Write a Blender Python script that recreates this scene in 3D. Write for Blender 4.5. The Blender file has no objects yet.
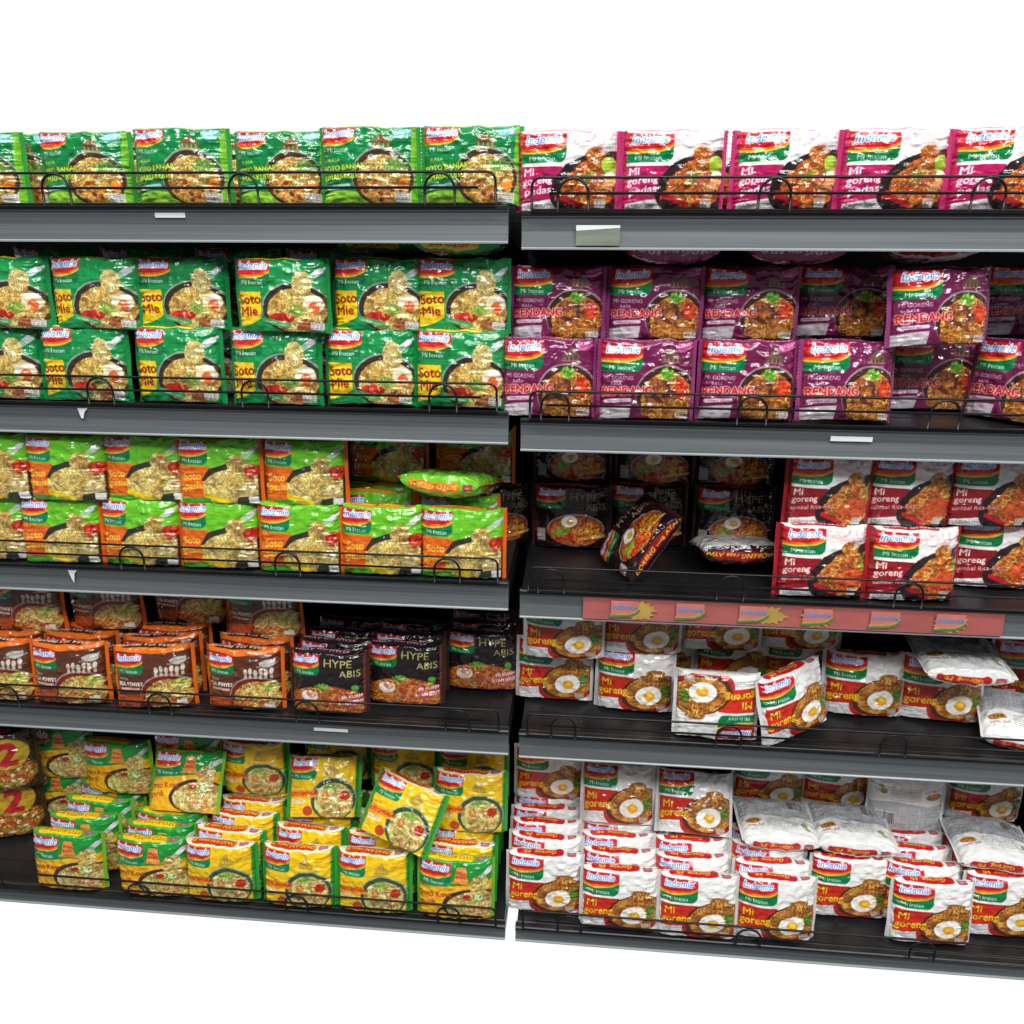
import bpy, math, random
import numpy as np
from mathutils import Matrix, Vector, Euler
S = bpy.context.scene
C = S.collection
R_ = math.radians

# ------------------------------------------------------------------ camera
FPX, YAW, PIT, ROL = 807.96, R_(5.1615), R_(20.2116), R_(0.0688)
cam = bpy.data.objects.new('camera', bpy.data.cameras.new('camera')); C.objects.link(cam); S.camera = cam
cam.data.sensor_width = 36; cam.data.lens = 36 * FPX / 1024; cam.data.clip_start = .02
_F = Vector((-math.sin(YAW) * math.cos(PIT), math.cos(YAW) * math.cos(PIT), -math.sin(PIT)))
_R = Vector((math.cos(YAW), math.sin(YAW), 0)); _U = _R.cross(_F)
_R, _U = _R * math.cos(ROL) + _U * math.sin(ROL), _U * math.cos(ROL) - _R * math.sin(ROL)
EYE = Vector((0, -1, 0))
cam.matrix_world = Matrix(((_R.x, _U.x, -_F.x, EYE.x), (_R.y, _U.y, -_F.y, EYE.y), (_R.z, _U.z, -_F.z, EYE.z), (0, 0, 0, 1)))

# ------------------------------------------------------------------ world and lights
S.view_settings.view_transform = 'Standard'; S.view_settings.look = 'None'
S.view_settings.gamma = 1; S.view_settings.exposure = 0; S.view_settings.use_curve_mapping = False
W = bpy.data.worlds.new('shop'); S.world = W; W.use_nodes = True
nt = W.node_tree; nt.nodes.clear()
N = nt.nodes.new; L = nt.links.new
tc = N('ShaderNodeTexCoord'); sp = N('ShaderNodeSeparateXYZ'); L(tc.outputs['Generated'], sp.inputs[0])
rp = N('ShaderNodeValToRGB'); mr = N('ShaderNodeMapRange')          # plain white backdrop added behind the shelves, dimmer aisle on the shopper's side
mr.inputs[1].default_value = -.35; mr.inputs[2].default_value = .35
L(sp.outputs['Y'], mr.inputs[0]); L(mr.outputs[0], rp.inputs[0])
rp.color_ramp.elements[0].color = (.17, .175, .18, 1); rp.color_ramp.elements[1].color = (1.02, 1.02, 1.02, 1)
bg = N('ShaderNodeBackground'); ow = N('ShaderNodeOutputWorld'); L(rp.outputs[0], bg.inputs[0]); L(bg.outputs[0], ow.inputs[0])

def area(name, loc, target, sx, sy, power, col=(1, 1, 1)):
    l = bpy.data.lights.new(name, 'AREA'); l.shape = 'RECTANGLE'; l.size = sx; l.size_y = sy; l.energy = power; l.color = col
    o = bpy.data.objects.new(name, l); C.objects.link(o); o.location = loc
    o.rotation_euler = (Vector(target) - Vector(loc)).to_track_quat('-Z', 'Y').to_euler()
    return o
area('aisle_tube_light', (-.2, -1.15, 2.1), (0, .1, -.6), 3.4, .22, 63, (1, .99, .95))
area('aisle_tube_light', (.7, -2.3, 2.0), (.2, .1, -.8), 3.4, .25, 98, (.98, .99, 1))

# ------------------------------------------------------------------ pixel <-> place helpers
def ray(x, y): return _F + _R * ((x - 512) / FPX) + _U * ((512 - y) / FPX)
def at_z(x, y, z):
    d = ray(x, y); t = (z - EYE.z) / d.z; return EYE + d * t
def at_y(x, y, Y):
    d = ray(x, y); t = (Y - EYE.y) / d.y; return EYE + d * t
def proj(p):
    d = Vector(p) - EYE; k = d.dot(_F); return 512 + FPX * d.dot(_R) / k, 512 - FPX * d.dot(_U) / k

# ------------------------------------------------------------------ materials
def lin(c): return tuple((v / 12.92 if v <= .04045 else ((v + .055) / 1.055) ** 2.4) for v in [k / 255 for k in c])
def mat(name, col, rough=.5, metal=0, noise=0, nscale=(40, 40, 40), bump=0, bscale=60, coat=0, vary=.3, spec=.5):
    m = bpy.data.materials.new(name); m.use_nodes = True; t = m.node_tree; b = t.nodes['Principled BSDF']
    c = lin(col); b.inputs['Base Color'].default_value = (*c, 1); b.inputs['Roughness'].default_value = rough
    b.inputs['Metallic'].default_value = metal; b.inputs['Coat Weight'].default_value = coat; b.inputs['Specular IOR Level'].default_value = spec
    g = t.nodes.new('ShaderNodeTexCoord'); mp = t.nodes.new('ShaderNodeMapping'); mp.inputs['Scale'].default_value = nscale
    t.links.new(g.outputs['Object'], mp.inputs[0])
    n = t.nodes.new('ShaderNodeTexNoise'); n.inputs['Scale'].default_value = 1; n.inputs['Detail'].default_value = 5; t.links.new(mp.outputs[0], n.inputs[0])
    r = t.nodes.new('ShaderNodeValToRGB'); r.color_ramp.elements[0].position = .3; r.color_ramp.elements[1].position = .7
    r.color_ramp.elements[0].color = (*[v * (1 - vary) for v in c], 1); r.color_ramp.elements[1].color = (*[min(1, v * (1 + vary)) for v in c], 1)
    t.links.new(n.outputs[0], r.inputs[0]); t.links.new(r.outputs[0], b.inputs['Base Color'])
    if bump:
        n2 = t.nodes.new('ShaderNodeTexNoise'); n2.inputs['Scale'].default_value = bscale; t.links.new(g.outputs['Object'], n2.inputs[0])
        bp = t.nodes.new('ShaderNodeBump'); bp.inputs['Strength'].default_value = bump; bp.inputs['Distance'].default_value = .002
        t.links.new(n2.outputs[0], bp.inputs['Height']); t.links.new(bp.outputs[0], b.inputs['Normal'])
    return m

def film_mat():
    m = bpy.data.materials.new('printed_film'); m.use_nodes = True; t = m.node_tree; b = t.nodes['Principled BSDF']
    a = t.nodes.new('ShaderNodeAttribute'); a.attribute_name = 'print'; t.links.new(a.outputs['Color'], b.inputs['Base Color'])
    b.inputs['Roughness'].default_value = .2; b.inputs['Coat Weight'].default_value = .7; b.inputs['Coat Roughness'].default_value = .08
    g = t.nodes.new('ShaderNodeTexCoord'); oi = t.nodes.new('ShaderNodeObjectInfo')
    ad = t.nodes.new('ShaderNodeVectorMath'); ad.operation = 'MULTIPLY_ADD'; ad.inputs[1].default_value = (1, 1, .8)
    cx = t.nodes.new('ShaderNodeCombineXYZ'); 
    for k in range(3): t.links.new(oi.outputs['Random'], cx.inputs[k])
    t.links.new(g.outputs['Object'], ad.inputs[0]); t.links.new(cx.outputs[0], ad.inputs[2])
    n = t.nodes.new('ShaderNodeTexNoise'); n.inputs['Scale'].default_value = 42; n.inputs['Detail'].default_value = 2; n.inputs['Distortion'].default_value = 1.6
    t.links.new(ad.outputs[0], n.inputs[0])
    n2 = t.nodes.new('ShaderNodeTexNoise'); n2.noise_type = 'RIDGED_MULTIFRACTAL'; n2.inputs['Scale'].default_value = 22; n2.inputs['Detail'].default_value = 1.5
    t.links.new(ad.outputs[0], n2.inputs[0])
    ms = t.nodes.new('ShaderNodeMath'); ms.operation = 'MULTIPLY_ADD'; ms.inputs[1].default_value = .35
    t.links.new(n2.outputs[0], ms.inputs[0]); t.links.new(n.outputs[0], ms.inputs[2])
    bp = t.nodes.new('ShaderNodeBump'); bp.inputs['Strength'].default_value = .9; bp.inputs['Distance'].default_value = .0032
    t.links.new(ms.outputs[0], bp.inputs['Height']); t.links.new(bp.outputs[0], b.inputs['Normal']); t.links.new(bp.outputs[0], b.inputs['Coat Normal'])
    return m
FILM = film_mat()
def seal_mat(col):
    m = bpy.data.materials.new('crimped_film'); m.use_nodes = True; t = m.node_tree; b = t.nodes['Principled BSDF']
    b.inputs['Base Color'].default_value = (*lin(col), 1); b.inputs['Roughness'].default_value = .3
    g = t.nodes.new('ShaderNodeTexCoord'); w = t.nodes.new('ShaderNodeTexWave'); w.inputs['Scale'].default_value = 260; w.bands_direction = 'X'
    t.links.new(g.outputs['Object'], w.inputs[0]); bp = t.nodes.new('ShaderNodeBump'); bp.inputs['Strength'].default_value = .5; bp.inputs['Distance'].default_value = .001
    t.links.new(w.outputs['Fac'], bp.inputs['Height']); t.links.new(bp.outputs[0], b.inputs['Normal'])
    return m
M_RAIL = mat('grey_price_rail', (102, 107, 109), .5, .25, nscale=(1.5, 60, 420), vary=.22)
M_EDGE = mat('clear_rail_edge', (148, 153, 155), .3, 0, nscale=(3, 9, 9), vary=.1)
M_TRAY = mat('black_shelf_steel', (27, 28, 31), .38, .2, nscale=(30, 3, 30), vary=.35, bump=.1)
M_BACK = mat('black_back_panel', (20, 20, 23), .6, nscale=(6, 6, 6), vary=.3)
M_WIRE = mat('dark_wire', (30, 30, 32), .35, .5, nscale=(20, 20, 20), vary=.2)
M_PAPER = mat('white_paper', (226, 228, 230), .7, nscale=(50, 50, 50), vary=.03)
M_TAG = mat('grey_plastic_tag', (122, 130, 118), .4, nscale=(9, 90, 90), vary=.25)

# ------------------------------------------------------------------ mesh helpers
def link(name, me, m=None, parent=None, smooth=False):
    o = bpy.data.objects.new(name, me); C.objects.link(o)
    if m is not None:
        me.materials.clear()
        for k in (m if isinstance(m, (list, tuple)) else [m]): me.materials.append(k)
    if smooth: me.polygons.foreach_set('use_smooth', [True] * len(me.polygons))
    if parent: o.parent = parent
    return o
def tag(o, label, cat, group=None, kind=None):
    if label: o['label'] = label
    if cat: o['category'] = cat
    if group: o['group'] = group
    if kind: o['kind'] = kind
    return o
def empty(name, loc=(0, 0, 0)):
    o = bpy.data.objects.new(name, None); o.empty_display_size = .03; C.objects.link(o); o.location = loc; return o
class MB:
    def __init__(s): s.v = []; s.f = []; s.m = []
    def box(s, x0, x1, y0, y1, z0, z1, mi=0):
        b = len(s.v); s.v += [(x, y, z) for z in (z0, z1) for y in (y0, y1) for x in (x0, x1)]
        s.f += [tuple(b + i for i in q) for q in ((0, 2, 3, 1), (4, 5, 7, 6), (0, 1, 5, 4), (1, 3, 7, 5), (3, 2, 6, 7), (2, 0, 4, 6))]; s.m += [mi] * 6
    def extrude(s, prof, x0, x1, mi=0):          # profile of (y, z), run along x
        b = len(s.v); n = len(prof)
        s.v += [(x0, y, z) for y, z in prof] + [(x1, y, z) for y, z in prof]
        for i in range(n): j = (i + 1) % n; s.f.append((b + i, b + j, b + n + j, b + n + i)); s.m.append(mi)
        s.f.append(tuple(b + i for i in range(n))[::-1]); s.f.append(tuple(b + n + i for i in range(n))); s.m += [mi, mi]
    def tube(s, pts, r, n=8, mi=0):
        pts = [Vector(p) for p in pts]; b = len(s.v); up = Vector((0, 1, 0))
        for i, p in enumerate(pts):
            t = (pts[min(i + 1, len(pts) - 1)] - pts[max(i - 1, 0)]).normalized()
            a = t.cross(up); a = a.normalized() if a.length > .1 else Vector((1, 0, 0)); c = t.cross(a)
            s.v += [tuple(p + a * (r * math.cos(k * math.tau / n)) + c * (r * math.sin(k * math.tau / n))) for k in range(n)]
        for i in range(len(pts) - 1):
            for k in range(n):
                q = b + i * n; s.f.append((q + k, q + (k + 1) % n, q + n + (k + 1) % n, q + n + k)); s.m.append(mi)
        s.f.append(tuple(b + k for k in range(n))); s.f.append(tuple(b + (len(pts) - 1) * n + k for k in range(n))[::-1]); s.m += [mi, mi]
    def build(s, name, m, parent=None, smooth=False):
        me = bpy.data.meshes.new(name); me.from_pydata(s.v, [], s.f); me.update()
        o = link(name, me, m, parent, smooth)
        me.polygons.foreach_set('material_index', s.m); return o

# ------------------------------------------------------------------ the shelving
ZL = [.008, -.237, -.475, -.715, -1.031]; ZR = [.0015, -.245, -.485, -.718, -1.031]
YF = [0, 0, 0, 0, -.056]      # the bottom shelf reaches further out
BAYS = {'left': (-1.345, -.0955, ZL), 'right': (-.0795, 1.17, ZR)}
ORD = ['top', 'second', 'third', 'fourth', 'bottom']
b = MB(); b.box(-1.36, 1.19, .425, .44, -1.2, .118); o = b.build('back_panel', M_BACK)
tag(o, 'black back panel standing behind all the noodle shelves', 'panel')
b = MB()
b.box(-.0932, -.0805, .30, .42, -1.2, .11)
for k in range(44): b.box(-.0895, -.0855, .2985, .3005, -1.19 + k * .029, -1.175 + k * .029)
tag(b.build('shelf_upright', M_TRAY), 'black slotted steel upright between the left and right bays', 'upright')
def make_shelf(bay, i):
    x0, x1, Z = BAYS[bay]; z = Z[i]; last = i == 4
    r = empty('gondola_shelf', ((x0 + x1) / 2, 0, z)); cx = r.location.x
    tag(r, '%s black steel shelf of the %s bay with grey price rail' % (ORD[i], bay), 'shelf', 'steel shelves of the %s bay' % bay)
    a, c = x0 - cx, x1 - cx; h = .026 if last else .040; f = YF[i]; r.location.y = f
    t = MB(); t.box(a + .002, c - .002, .012, .418 - f, -.016, 0)
    for k in range(7): yy = .06 + k * .05; t.box(a + .01, c - .01, yy, yy + .003, 0, .0007)
    t.build('tray', M_TRAY, r)
    t = MB(); t.extrude([(.013, .0), (.003, .0012), (-.001, -.002), (-.001, -.004), (.0015, -.0055), (.0035, -h * .5), (.001, -h + .003), (.001, -h + .0025), (.007, -h + .0025), (.013, -.012)], a, c)
    rail = t.build('price_rail', M_RAIL, r)
    t = MB(); t.extrude([(-.0004, -h + .0026), (-.0016, -h + .0014), (-.0014, -h - .0002), (.005, -h), (.005, -h + .0024), (.0008, -h + .0024)], a, c)
    t.build('rail_edge', M_EDGE, rail)
    t = MB(); t.extrude([(.009, .002), (.0, .0028), (-.0022, .001), (-.0022, -.0025), (-.0011, -.003), (.0, .0), (.009, .0004)], a, c)
    t.build('lip', M_TRAY, r)
    for e in (a + .001, c - .004):
        t = MB(); v = [(e, .014, -.016), (e, .41, -.016), (e, .41, -.075), (e, .30, -.07), (e, .014, -.03)]
        t.extrude([(p[1], p[2]) for p in v], e, e + .003); t.build('bracket', M_TRAY, r)
for bay in BAYS:
    for i in range(5): make_shelf(bay, i)

def make_fence(bay, i, xa, xb, loops, h=.036, end_at=None, Y=None):
    Y = -.003 + YF[i]
    z = BAYS[bay][2][i] + .0022; rr = .0016
    r = empty('wire_fence', ((xa + xb) / 2, Y, z)); cx = r.location.x
    tag(r, 'dark wire fence along front of %s shelf, %s bay' % (ORD[i], bay), 'wire fence', 'wire fences on the shelf edges')
    pts = [(xa - cx, 0, 0)] + [(xa - cx + .010 * (1 - math.cos(t * math.pi / 12)), 0, h - .010 + .010 * math.sin(t * math.pi / 12)) for t in range(7)]
    pts += [(xb - cx - .010 * (1 - math.cos(t * math.pi / 12)), 0, h - .010 + .010 * math.sin(t * math.pi / 12)) for t in range(6, -1, -1)] + [(xb - cx, 0, 0)]
    t = MB(); t.tube(pts, rr); t.build('top_wire', M_WIRE, r, True)
    t = MB(); t.tube([(xa - cx + .02, -.0022, h * .53), (xb - cx - .02, -.0022, h * .53)], rr); t.build('middle_wire', M_WIRE, r, True)
    t = MB(); t.tube([(xa - cx, -.0022, .001), (xb - cx, -.0022, .001)], rr); t.build('bottom_wire', M_WIRE, r, True)
    for x in loops:
        w = .0175
        p = [(x - cx - w, -.003, 0)] + [(x - cx - w * math.cos(k * math.pi / 10), -.003, h - w - .001 + w * math.sin(k * math.pi / 10)) for k in range(11)] + [(x - cx + w, -.003, 0)]
        t = MB(); t.tube(p, rr); t.build('loop', M_WIRE, r, True)
LOOPS = {('left', 0): (62, 247, 441), ('left', 1): (105, 258, 444), ('left', 2): (-20, 136, 290, 448), ('left', 3): (12, 163, 309, 458), ('left', 4): (20, 160, 310, 455),
         ('right', 0): (573, 772, 983), ('right', 1): (555, 750, 940), ('right', 2): (551, 729, 905), ('right', 3): (563, 727, 890), ('right', 4): (570, 740, 905)}
for (bay, i), xs in LOOPS.items():
    x0, x1, Z = BAYS[bay]
    X = []
    for x in xs:
        y = 300
        for _ in range(6): q = at_y(x, y, 0); y = proj((q.x, 0, Z[i]))[1]
        X.append(at_y(x, y, 0).x)
    make_fence(bay, i, x0 + .012, x1 - .008 - (.006 if bay == 'left' else 0), X)

def vnoise(shape, cells, g):
    n = g.uniform(-1, 1, (cells[0] + 2, cells[1] + 2)); y = np.linspace(0, cells[0], shape[0]); x = np.linspace(0, cells[1], shape[1])
    j, i = np.minimum(y.astype(int), cells[0]), np.minimum(x.astype(int), cells[1]); fy, fx = (y - j)[:, None], (x - i)[None]; fy, fx = fy * fy * (3 - 2 * fy), fx * fx * (3 - 2 * fx)
    return (n[j][:, i] * (1 - fx) + n[j][:, i + 1] * fx) * (1 - fy) + (n[j + 1][:, i] * (1 - fx) + n[j + 1][:, i + 1] * fx) * fy
# ------------------------------------------------------------------ label artwork: a small rasteriser for the printed film
K = 3.75; BW, FH, TH = 112., 95., 27.
rng = np.random.default_rng(7)
_tx = {}
def glyphs(s, off, shear):
    k = (s, off, shear)
    if k not in _tx:
        c = bpy.data.curves.new('t', 'FONT'); c.body = s; c.size = 1; c.offset = off; c.shear = shear; c.resolution_u = 3; c.fill_mode = 'FRONT'; c.space_character = 1.1 if s == 'Indomie' else 1.03
        o = bpy.data.objects.new('t', c); C.objects.link(o); bpy.context.view_layer.update()
        me = o.evaluated_get(bpy.context.evaluated_depsgraph_get()).to_mesh(); me.calc_loop_triangles()
        v = np.array([p.co[:2] for p in me.vertices]).reshape(-1, 2); t = np.array([q.vertices[:] for q in me.loop_triangles], int).reshape(-1, 3)
        bpy.data.objects.remove(o); bpy.data.curves.remove(c); _tx[k] = v[t] if len(t) else np.zeros((0, 3, 2))
    return _tx[k]
class Cv:
    def __init__(s, w, h, col):
        s.w, s.h = w, h; s.nx, s.ny = int(round(w * K)), int(round(h * K))
        s.X, s.Y = np.meshgrid((np.arange(s.nx) + .5) / K, (np.arange(s.ny) + .5) / K)
        s.a = np.ones((s.ny, s.nx, 3)) * np.array(col) / 255
    def p(s, m, col, al=1.):
        m = (np.clip(m, 0, 1) * al)[..., None]; s.a = s.a * (1 - m) + np.array(col) / 255 * m; return s
    def sd(s, d): return np.clip(.5 - d * K, 0, 1)
    def ell(s, cx, cy, rx, ry, rot=0):
        c, q = math.cos(R_(rot)), math.sin(R_(rot)); x = (s.X - cx) * c + (s.Y - cy) * q; y = -(s.X - cx) * q + (s.Y - cy) * c
        return s.sd((np.hypot(x / rx, y / ry) - 1) * min(rx, ry))
    def rect(s, x0, y0, x1, y1, r=0, rot=0):
        cx, cy = (x0 + x1) / 2, (y0 + y1) / 2; c, q = math.cos(R_(rot)), math.sin(R_(rot))
        x = (s.X - cx) * c + (s.Y - cy) * q; y = -(s.X - cx) * q + (s.Y - cy) * c
        dx, dy = abs(x) - (x1 - x0) / 2 + r, abs(y) - (y1 - y0) / 2 + r
        return s.sd(np.hypot(np.maximum(dx, 0), np.maximum(dy, 0)) + np.minimum(np.maximum(dx, dy), 0) - r)
    def poly(s, pts):
        ins = np.zeros(s.X.shape, bool)
        for (x0, y0), (x1, y1) in zip(pts, pts[1:] + pts[:1]):
            if y0 == y1: continue
            ins ^= ((s.Y >= min(y0, y1)) & (s.Y < max(y0, y1))) & (s.X < x0 + (s.Y - y0) * (x1 - x0) / (y1 - y0))
        return ins.astype(float)
    def below(s, f): return s.sd(s.Y - f(s.X))
    def strands(s, mask, cols, n, rr=(3, 12), w=.7, seed=1, box=None, al=1.):
        g = np.random.default_rng(seed); cols = [np.array(c) / 255 for c in cols]
        ys, xs = np.nonzero(mask > .5)
        if not len(xs): return s
        for _ in range(n):
            k = g.integers(len(xs)); px, py = (xs[k] + .5) / K, (ys[k] + .5) / K
            r = g.uniform(*rr); an = g.uniform(0, 6.28); cx, cy = px + r * math.cos(an), py + r * math.sin(an); L_ = g.uniform(3, 8)
            i0, i1 = max(0, int((px - L_) * K)), min(s.nx, int((px + L_) * K)); j0, j1 = max(0, int((py - L_) * K)), min(s.ny, int((py + L_) * K))
            X, Y = s.X[j0:j1, i0:i1], s.Y[j0:j1, i0:i1]
            d = abs(np.hypot(X - cx, Y - cy) - r); e = np.hypot(X - px, Y - py) - L_ * .9
            m = np.clip(.5 - (d - w) * K * .7, 0, 1) * np.clip(.5 - e * K, 0, 1) * mask[j0:j1, i0:i1] * al
            m2 = np.clip(.5 - (d - w * 1.9) * K * .6, 0, 1) * np.clip(.5 - e * K, 0, 1) * mask[j0:j1, i0:i1] * al * .4
            c = cols[g.integers(len(cols))] * g.uniform(.85, 1.12)
            A = s.a[j0:j1, i0:i1]; A = A * (1 - m2[..., None]) + c * .45 * m2[..., None]
            s.a[j0:j1, i0:i1] = A * (1 - m[..., None]) + np.clip(c, 0, 1) * m[..., None]
        return s
    def bits(s, mask, cols, n, r=(.8, 2), seed=2):
        g = np.random.default_rng(seed); ys, xs = np.nonzero(mask > .5)
        if not len(xs): return s
        for _ in range(n):
            k = g.integers(len(xs)); q = g.uniform(*r)
            s.p(s.ell((xs[k]) / K, ys[k] / K, q, q * g.uniform(.4, 1), g.uniform(0, 180)) * mask, cols[g.integers(len(cols))])
        return s
    def text(s, t, x, y, size, col, out=None, ow=.07, rot=0, shear=0, bold=.015, al='l', sx=1.):
        T = glyphs(t, 0, shear)
        if not len(T): return s
        w = T[..., 0].max(); x0 = {'l': 0, 'c': -w / 2, 'r': -w}[al]; c, q = math.cos(R_(rot)), math.sin(R_(rot))
        u = (T[..., 0] + x0) * size * sx; v = T[..., 1] * size
        P = np.stack([x + u * c - v * q, y + u * q + v * c], -1) * K; m = np.zeros(s.X.shape)
        for a, b_, d in P:
            i0 = max(0, int(min(a[0], b_[0], d[0]) - 1)); i1 = min(s.nx, int(max(a[0], b_[0], d[0]) + 2)); j0 = max(0, int(min(a[1], b_[1], d[1]) - 1)); j1 = min(s.ny, int(max(a[1], b_[1], d[1]) + 2))
            if i0 >= i1 or j0 >= j1: continue
            den = (b_[0] - a[0]) * (d[1] - a[1]) - (d[0] - a[0]) * (b_[1] - a[1])
            if abs(den) < 1e-9: continue
            X, Y = np.meshgrid(np.arange(i0, i1) + .5, np.arange(j0, j1) + .5)
            l1 = ((X - a[0]) * (d[1] - a[1]) - (d[0] - a[0]) * (Y - a[1])) / den; l2 = ((b_[0] - a[0]) * (Y - a[1]) - (X - a[0]) * (b_[1] - a[1])) / den
            m[j0:j1, i0:i1] = np.maximum(m[j0:j1, i0:i1], ((l1 >= -.02) & (l2 >= -.02) & (l1 + l2 <= 1.02)))
        def grow(m, rad):
            o = m.copy(); n = int(math.ceil(rad))
            for dy in range(-n, n + 1):
                for dx in range(-n, n + 1):
                    if (dx or dy) and dx * dx + dy * dy <= rad * rad + .3: o = np.maximum(o, np.roll(m, (dy, dx), (0, 1)))
            return o
        if out is not None: s.p(grow(m, ow * size * K), out)
        s.p(grow(m, bold * size * K) if bold * size * K > .6 else m, col)
        return s
    def sample(s, nu, nv):
        a = s.a; b_ = a.copy(); n = np.ones(a.shape[:2] + (1,))
        acc = a.copy(); cnt = 1
        for dy, dx in ((0, 1), (1, 0), (0, -1), (-1, 0), (1, 1), (-1, -1), (1, -1), (-1, 1)):
            acc += np.roll(a, (dy, dx), (0, 1)); cnt += 1
        acc /= cnt
        i = np.clip(np.linspace(0, s.nx - 1, nu).astype(int), 1, s.nx - 2); j = np.clip(np.linspace(0, s.ny - 1, nv).astype(int), 1, s.ny - 2)
        return acc[j][:, i]

def logo(c, x=1, y=93, w=54, k=1., green=(0, 122, 66), mi=True, red=(206, 26, 34)):
    top = lambda X: y + 0 * X
    def cut(f0, f1, x1): return np.clip(c.below(f0) - c.below(f1), 0, 1) * c.sd(c.X - x1) * c.sd(x - 2 - c.X)
    u = lambda X: np.clip((X - x) / w, 0, 1)
    f1 = lambda X: y - 22 * k + 9 * k * u(X) ** 4; f2 = lambda X: f1(X) - 3.2 * k; f3 = lambda X: f2(X) - 3 * k + 1.2 * u(X) ** 4
    f4 = lambda X: y - 41 * k + 1 * k * u(X) + 9 * k * np.clip((u(X) - .82) / .18, 0, 1) ** 3
    c.p(cut(top, f1, x + w), red); c.p(cut(f1, f2, x + w), (238, 110, 30)); c.p(cut(f2, f3, x + w), (250, 190, 40))
    if mi:
        c.p(cut(f3, f4, x + w), green)
        c.text('Mi Instan', x + 7, y - 37.5 * k, 9.2 * k, (236, 246, 240), bold=.02)
    c.text('Indomie', x + 3, y - 14.5 * k, 16.5 * k, (26, 124, 232), (244, 250, 255), .085, 3, .3, .012, sx=.80)
    c.text('*', x + w - 6, y - 13 * k, 7 * k, (255, 255, 255))
NOO = [(240, 204, 112), (226, 178, 82), (250, 224, 146), (206, 150, 62)]
ORN = [(222, 128, 44), (204, 92, 32), (236, 164, 74), (176, 66, 24)]
BRN = [(222, 146, 54), (196, 114, 36), (238, 176, 84), (164, 88, 28)]
CRM = [(244, 222, 140), (230, 200, 108), (250, 236, 170), (208, 168, 80)]
def plate(c, cx, cy, rx, ry, rim, inner, cols, n=420, seed=1, w=.75, rot=0, k=.87):
    c.p(c.ell(cx, cy + 1.5, rx + 1.2, ry + 1, rot), (176, 170, 160), .8); c.p(c.ell(cx, cy, rx, ry, rot), rim)
    m = c.ell(cx + 1, cy - 2, rx * k, ry * k, rot); c.p(m, inner); c.strands(m, cols, n, seed=seed, w=w); mottle(c, m, seed); return m
def mottle(c, m, seed, k=.34):
    g = np.random.default_rng(seed + 500); n = vnoise(c.X.shape, (11, 13), g) * .7 + vnoise(c.X.shape, (34, 40), g) * .5
    c.a = np.clip(c.a * (1 + (n * k * m)[..., None] * np.array([.8, 1., 1.25])), 0, 1)
def house(c, cx, cy, s, a, b_):
    c.p(c.poly([(cx - 14 * s, cy), (cx - 9 * s, cy + 6 * s), (cx + 9 * s, cy + 6 * s), (cx + 14 * s, cy)]), a)
    c.p(c.poly([(cx - 7 * s, cy + 6 * s), (cx, cy + 15 * s), (cx + 7 * s, cy + 6 * s)]), a)
    for k in range(-4, 5): c.p(c.rect(cx + k * 3 * s - .8 * s, cy - 6 * s, cx + k * 3 * s + .8 * s, cy, 0), b_ if k % 2 else a)
    c.p(c.rect(cx - 13 * s, cy - 7 * s, cx + 13 * s, cy - 5.5 * s), b_)
def stamp(c, cx, cy, col, bgc=None, s=1.):
    if bgc: c.p(c.ell(cx, cy, 10 * s, 6 * s), bgc)
    c.text('KULINER', cx, cy + .5, 5.2 * s, col, al='c', rot=6, bold=.03); c.text('NUSANTARA', cx, cy - 4.5, 4.4 * s, col, al='c', rot=6, bold=.03)
def egg(c, x, y, s=1.):
    c.p(c.ell(x, y, 15 * s, 11.5 * s, 8), (250, 248, 240)); c.p(c.ell(x + 4 * s, y + 4 * s, 9 * s, 8 * s), (250, 248, 240)); c.p(c.ell(x - .5, y - 1, 12 * s, 8 * s), (236, 234, 226), .5)
    c.p(c.ell(x + 1, y - .5, 6.6 * s, 5.8 * s), (247, 172, 24)); c.p(c.ell(x + 1.5, y + .8, 3.6 * s, 2.8 * s), (252, 206, 74))
def fork(c, x, y, rot=35):
    q = math.cos(R_(rot)), math.sin(R_(rot))
    for d in (-3, -1, 1, 3): c.p(c.rect(x - 5 * q[0] - d * q[1] - 6, y - 5 * q[1] + d * q[0] - .5, x - 5 * q[0] - d * q[1] + 6, y - 5 * q[1] + d * q[0] + .5, .3, rot), (222, 224, 226))
    c.p(c.rect(x + 2 * q[0] - 5, y + 2 * q[1] - 4, x + 2 * q[0] + 5, y + 2 * q[1] + 4, 2, rot), (214, 216, 220)); c.p(c.rect(x + 12 * q[0] - 9, y + 12 * q[1] - 1.6, x + 12 * q[0] + 9, y + 12 * q[1] + 1.6, 1, rot), (206, 210, 214))
def lines(c, x0, x1, y0, y1, st, col, seed=3, h=.5):
    g = np.random.default_rng(seed); y = y1
    while y > y0:
        x = x0
        while x < x1:
            w = g.uniform(2, 6); c.p(c.rect(x, y - h, min(x + w, x1), y + h), col, .8); x += w + 1.2
        y -= st
def barcode(c, x0, y0, w, h, seed=4):
    c.p(c.rect(x0 - 1, y0 - 1, x0 + w + 1, y0 + h + 1), (238, 238, 236)); g = np.random.default_rng(seed); x = x0
    while x < x0 + w: t = g.uniform(.5, 1.3); c.p(c.rect(x, y0, x + t, y0 + h), (30, 30, 30)); x += t + g.uniform(.5, 1.2)
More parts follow.
